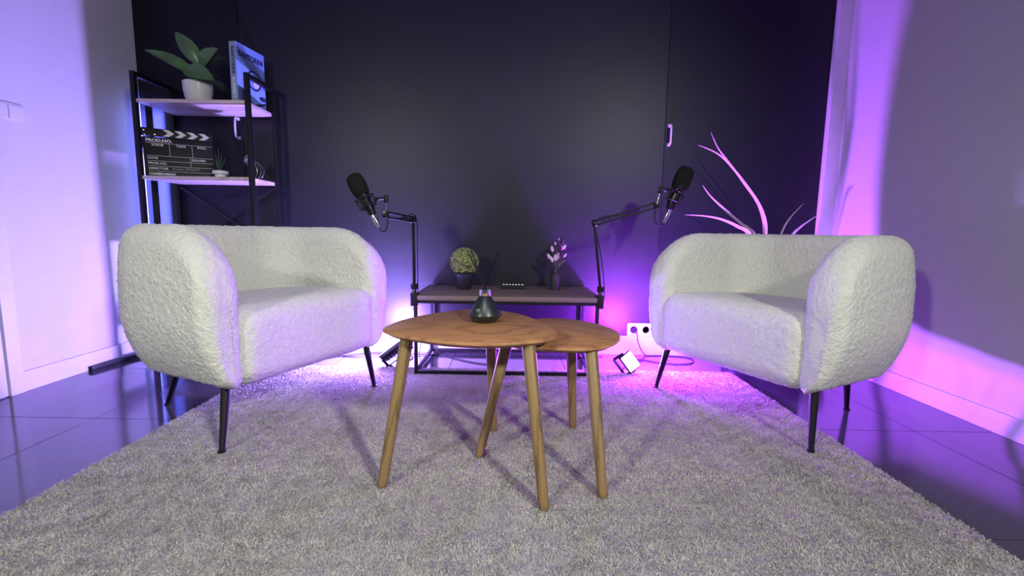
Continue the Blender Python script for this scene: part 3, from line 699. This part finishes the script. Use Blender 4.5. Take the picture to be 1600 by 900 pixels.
def arm(base, joint, tip, pin_top, label, fold):
    root = empty('boom_stand', tuple(base), label, 'microphone stand', 'desk-mounted microphone stands')
    bw = lambda mb, n, m: setworld(mb.build(n, m, root), root)
    base, joint, tip, pin_top = map(Vector, (base, joint, tip, pin_top))
    # clamp
    bw(MB().box((base.x, base.y+.012, CT+.006), (.040, .050, .010), bev=.002).box((base.x, base.y-.016, CT-.024), (.034, .008, .066), bev=.002).box((base.x, base.y+.004, CT-.054), (.034, .044, .008), bev=.002), 'clamp', M['black'])
    bw(MB().lathe([(.004, 0), (.004, .040), (.010, .041), (.010, .045)], (base.x, base.y+.010, CT-.078), (0, 0, 1), 12).tube([(base.x-.014, base.y+.010, CT-.078), (base.x+.014, base.y+.010, CT-.078)], .0028, 8), 'clamp_screw', M['chrome'])
    bw(MB().lathe([(.012, 0), (.012, .022), (.009, .026), (.009, .040)], (base.x, base.y, CT+.010), (0, 0, 1), 16), 'socket', M['satin'])
    b0 = Vector((base.x, base.y, CT+.048)); d = (joint-b0).normalized(); sd = d.cross(fold).normalized() if fold.length else Vector((0, 1, 0)); pn = d.cross(sd).normalized()
    for s_ in (-1, 1): bw(MB().bar(b0+pn*.011*s_, joint+pn*.011*s_, .009, .009, tuple(sd)), 'lower_bar', M['black'])
    bw(MB().box(b0, (.034, .024, .030), bev=.003), 'lower_joint', M['satin'])
    def coil(p, q_, r, turns):
        v = (q_-p); z = v.normalized(); x = z.orthogonal().normalized(); y = z.cross(x)
        return MB().tube([p+v*(i/(turns*8))+(x*math.cos(i*math.pi/4)+y*math.sin(i*math.pi/4))*r for i in range(turns*8+1)], .0010, 4)
    o1 = pn*(-.024)
    bw(coil(b0+d*.02+o1, b0+d*.02+o1+d*(joint-b0).length*.42, .0048, 30), 'spring', M['satin'])
    bw(MB().tube([b0+d*.02+o1+d*(joint-b0).length*.42, joint-d*.05+pn*-.012], .0013, 6), 'spring_rod', M['steel'])
    d2 = (tip-joint).normalized(); pn2 = d2.cross(Vector((0, 0, 1)).cross(d2)).normalized()
    if pn2.length < .5: pn2 = Vector((0, 0, 1))
    for s_ in (-1, 1): bw(MB().bar(joint+pn2*.012*s_, tip+pn2*.012*s_, .009, .009), 'upper_bar', M['black'])
    L2 = (tip-joint).length
    bw(coil(joint+d2*.03, joint+d2*L2*.42, .0045, 26), 'spring', M['satin'])
    bw(MB().lathe([(.019, -.010), (.019, .010)], joint, tuple(sd if sd.length else (0, 1, 0)), 20).lathe([(.007, -.014), (.007, .014)], joint, tuple(sd), 12), 'elbow', M['satin'])
    bw(MB().box(tip, (.026, .024, .034), bev=.004), 'tip_joint', M['satin'])
    bw(MB().lathe([(.0045, 0), (.0045, 1.0*(pin_top-tip).length)], tip, (pin_top-tip), 12), 'pin', M['chrome'])
    dz = (pin_top-tip).normalized()
    bw(MB().lathe([(.009, 0), (.011, .006), (.011, .028), (.007, .036)], pin_top, dz, 16).lathe([(.010, 0), (.010, .008)], pin_top+dz*.018, (0, -1, 0), 14), 'swivel', M['plastic'])
    # cable along the arm
    bw(MB().tube([b0+Vector((.022, -.002, -.06)), b0+Vector((.020, 0, .02)), b0.lerp(joint, .5)+Vector((.020, 0, 0)), joint+Vector((.014, 0, .016)), joint.lerp(tip, .5)+Vector((0, 0, -.004)), tip+Vector((0, 0, -.02))], .0026, 8, smooth=8), 'cable', M['plastic'])
    return root
yl = 2.12
arm((-.531, 2.452, CT), (-.532, 2.45, .858), (-.590, yl+.01, .872), (-.586, yl+.005, .925), 'black articulated microphone arm clamped to the left end of the console', Vector((0, 1, 0)))
mic((-.7365, yl, 1.050), (-.618, yl, .812), 'black foam-covered studio microphone above the left sofa arm', (-.597, yl+.003, .945), [(-.606, yl, .795), (-.588, yl, .800), (-.578, yl, .835), (-.584, yl, .868)], 1)
yr = 2.45
arm((.480, 2.452, CT), (.434, 2.452, .853), (.760, yr, .955), (.773, yr, 1.015), 'black articulated microphone arm clamped to the right end of the console', Vector((0, 1, 0)))
mic((.907, yr-.02, 1.150), (.803, yr, .862), 'black foam-covered studio microphone to the upper left of the right sofa', (.786, yr, 1.040), [(.790, yr, .845), (.765, yr, .852), (.752, yr, .890), (.755, yr, .940)], -1)
# ------------------------------------------------------------------ palm behind the right sofa
pl = empty('palm_plant', (1.45, 2.83, 0), 'tall pot plant with long arching dry blades behind the right sofa', 'potted plant')
MB().lathe([(.085, 0), (.09, .004), (.115, .22), (.12, .225), (.12, .235), (.112, .235), (.108, .20)], n=36).build('pot', M['pot_dark'], pl)
MB().lathe([(.109, .205), (.001, .21)], n=20).build('soil', M['soil'], pl)
def blade(pts, wd, face, m='palm'):
    P_ = catmull([Vector((x-1.45, y-2.83+max(0, .09-(z-.2)*.12), z)) for x, y, z in pts], 10); N = len(P_); vs = []; fs = []
    for i, p in enumerate(P_):
        t = i/(N-1); tg = (P_[min(i+1, N-1)]-P_[max(i-1, 0)]).normalized(); sd = tg.cross(Vector(face)).normalized(); nn = sd.cross(tg)
        w_ = wd/2*min(1, .12+max(0, p.z-.50)*2.6)*(1-t)**.8+.0006
        vs += [p-sd*w_+nn*w_*.35, p, p+sd*w_+nn*w_*.35, p-nn*.0012]
    for i in range(N-1):
        for a, b in ((0, 1), (1, 2), (2, 3), (3, 0)): fs.append((i*4+a, i*4+b, (i+1)*4+b, (i+1)*4+a))
    MB().add(vs, fs).build('blade', M[m], pl)
blade([(1.46, 2.73, .20), (1.50, 2.72, .55), (1.508, 2.72, .80), (1.468, 2.72, .945), (1.358, 2.72, 1.10), (1.205, 2.72, 1.255), (1.065, 2.72, 1.318)], .034, (-.75, -.6, -.3))
blade([(1.46, 2.75, .20), (1.52, 2.75, .55), (1.522, 2.75, .81), (1.470, 2.76, .98), (1.375, 2.77, 1.11), (1.27, 2.77, 1.235), (1.205, 2.77, 1.31), (1.150, 2.76, 1.40)], .028, (-.7, -.6, -.3))
blade([(1.44, 2.73, .20), (1.46, 2.70, .60), (1.437, 2.71, .800), (1.345, 2.72, .880), (1.236, 2.72, .960), (1.155, 2.72, 1.03), (1.106, 2.72, 1.09)], .026, (-.5, -.7, -.3))
blade([(1.43, 2.72, .20), (1.46, 2.70, .60), (1.410, 2.71, .802), (1.325, 2.71, .858), (1.23, 2.71, .895), (1.13, 2.71, .912), (1.01, 2.71, .917)], .034, (-.3, -.7, -.6))
blade([(1.48, 2.75, .20), (1.60, 2.78, .60), (1.637, 2.79, .80), (1.672, 2.79, .90), (1.745, 2.78, 1.00)], .022, (0, -1, .3), 'palm')
blade([(1.48, 2.72, .20), (1.60, 2.73, .60), (1.67, 2.74, .79), (1.725, 2.74, .86), (1.80, 2.73, .925)], .030, (0, -1, .6), 'palm')
blade([(1.47, 2.76, .20), (1.49, 2.82, .50), (1.50, 2.85, .74), (1.47, 2.88, .78)], .030, (0, -1, .3), 'palm')
# ------------------------------------------------------------------ flood lamps
def flood(loc, right, upv, wd, ht, label, face_mat, bracket_side):
    r_ = Vector(right).normalized(); u_ = Vector(upv); u_ = (u_-r_*u_.dot(r_)).normalized(); n_ = r_.cross(u_)
    root = empty('flood_lamp', loc, label, 'flood lamp', 'small floor flood lamps')
    rot = Matrix((r_, u_, n_)).transposed(); root.rotation_euler = rot.to_euler()
    MB().box((0, 0, -.011), (wd, ht, .022), bev=.003).build('housing', M['black'], root)
    fn = MB()
    for k in range(7): fn.box((-wd*.36+k*wd*.12, 0, -.029), (.0022, ht*.7, .014))
    fn.build('cooling_fins', M['black'], root)
    MB().box((0, 0, .0015), (wd-.008, ht-.008, .003), bev=.001).build('glass_face', face_mat, root)
    b = bracket_side
    br = MB().bar((-wd/2-.005, 0, -.012), (-wd/2-.005, b*.055, -.050), .003, .016, (1, 0, 0)).bar((wd/2+.005, 0, -.012), (wd/2+.005, b*.055, -.050), .003, .016, (1, 0, 0)).bar((-wd/2-.006, b*.055, -.050), (wd/2+.006, b*.055, -.050), .016, .003, (0, 0, 1))
    br.build('bracket', M['black'], root)
    for s_ in (-1, 1): MB().lathe([(.006, 0), (.006, .005), (.003, .006)], (s_*(wd/2+.006), 0, -.012), (s_, 0, 0), 12).build('screw', M['chrome'], root)
    return root
flood((.672, 2.49, .088), (.50, -.10, -.66), (.62, .28, .48), .102, .078, 'lit flood lamp on the floor in front of the wall socket', M['lamp_face'], -1)
flood((-.695, 2.625, .104), (.80, .22, .60), (.056, .932, -.416), .165, .115, 'dark flood lamp seen from behind on the rug edge beside the left sofa', M['lamp_face'], 1)
# ------------------------------------------------------------------ cables
def cable(pts, label, r=.0028, name='cable'):
    b = Vector(pts[0]); o = MB().tube([Vector(p)-b for p in pts], r, 8, smooth=8).build(name, M['plastic']); o.location = b
    return tag(o, label, 'cable')
pg = empty('power_plug', (.822, YB-.012, .172), 'black plug in the wall socket with its cord running to the floor', 'plug')
MB().lathe([(.017, 0), (.019, .004), (.018, .020), (.010, .026), (.008, .034)], (-.012, 0, 0), (0, -1, -.15), 20).build('plug_body', M['plastic'], pg)
z_ = .004
pts = [(.812, 2.935, .165), (.820, 2.915, .150), (.835, 2.925, .09), (.865, 2.93, .03), (.90, 2.935, z_), (.98, 2.94, z_), (1.08, 2.93, z_), (1.155, 2.90, z_), (1.172, 2.85, z_), (1.13, 2.77, z_), (1.05, 2.745, z_), (.95, 2.76, z_), (.83, 2.83, z_), (.75, 2.80, z_), (.70, 2.70, z_), (.66, 2.60, .01), (.655, 2.52, .05)]
c = MB().tube([(x-.822, y-YB+.012, z-.172) for x, y, z in pts], .003, 8, smooth=8).build('cord', M['plastic'], pg)
cable([(-1.18, 2.74, z_), (-1.06, 2.83, z_), (-.90, 2.90, z_), (-.74, 2.90, z_), (-.66, 2.87, z_), (-.62, 2.80, z_), (-.64, 2.72, z_), (-.685, 2.66, .02)], 'thin black cable curving from behind the left sofa to the dark flood lamp')
cable([(-1.22, 2.87, z_), (-1.0, 2.80, z_), (-.85, 2.84, .008), (-.65, 2.86, .008), (-.50, 2.88, z_), (-.20, 2.84, z_), (.05, 2.88, z_), (.40, 2.86, z_), (.60, 2.90, z_)], 'long black cable lying along the floor under the console')
cable([(-.60, 2.90, z_), (-.575, 2.90, .10), (-.52, 2.93, .05), (-.46, 2.90, z_), (-.36, 2.80, z_), (-.20, 2.70, z_), (-.05, 2.66, z_)], 'black cable looping by the left rear leg of the console')
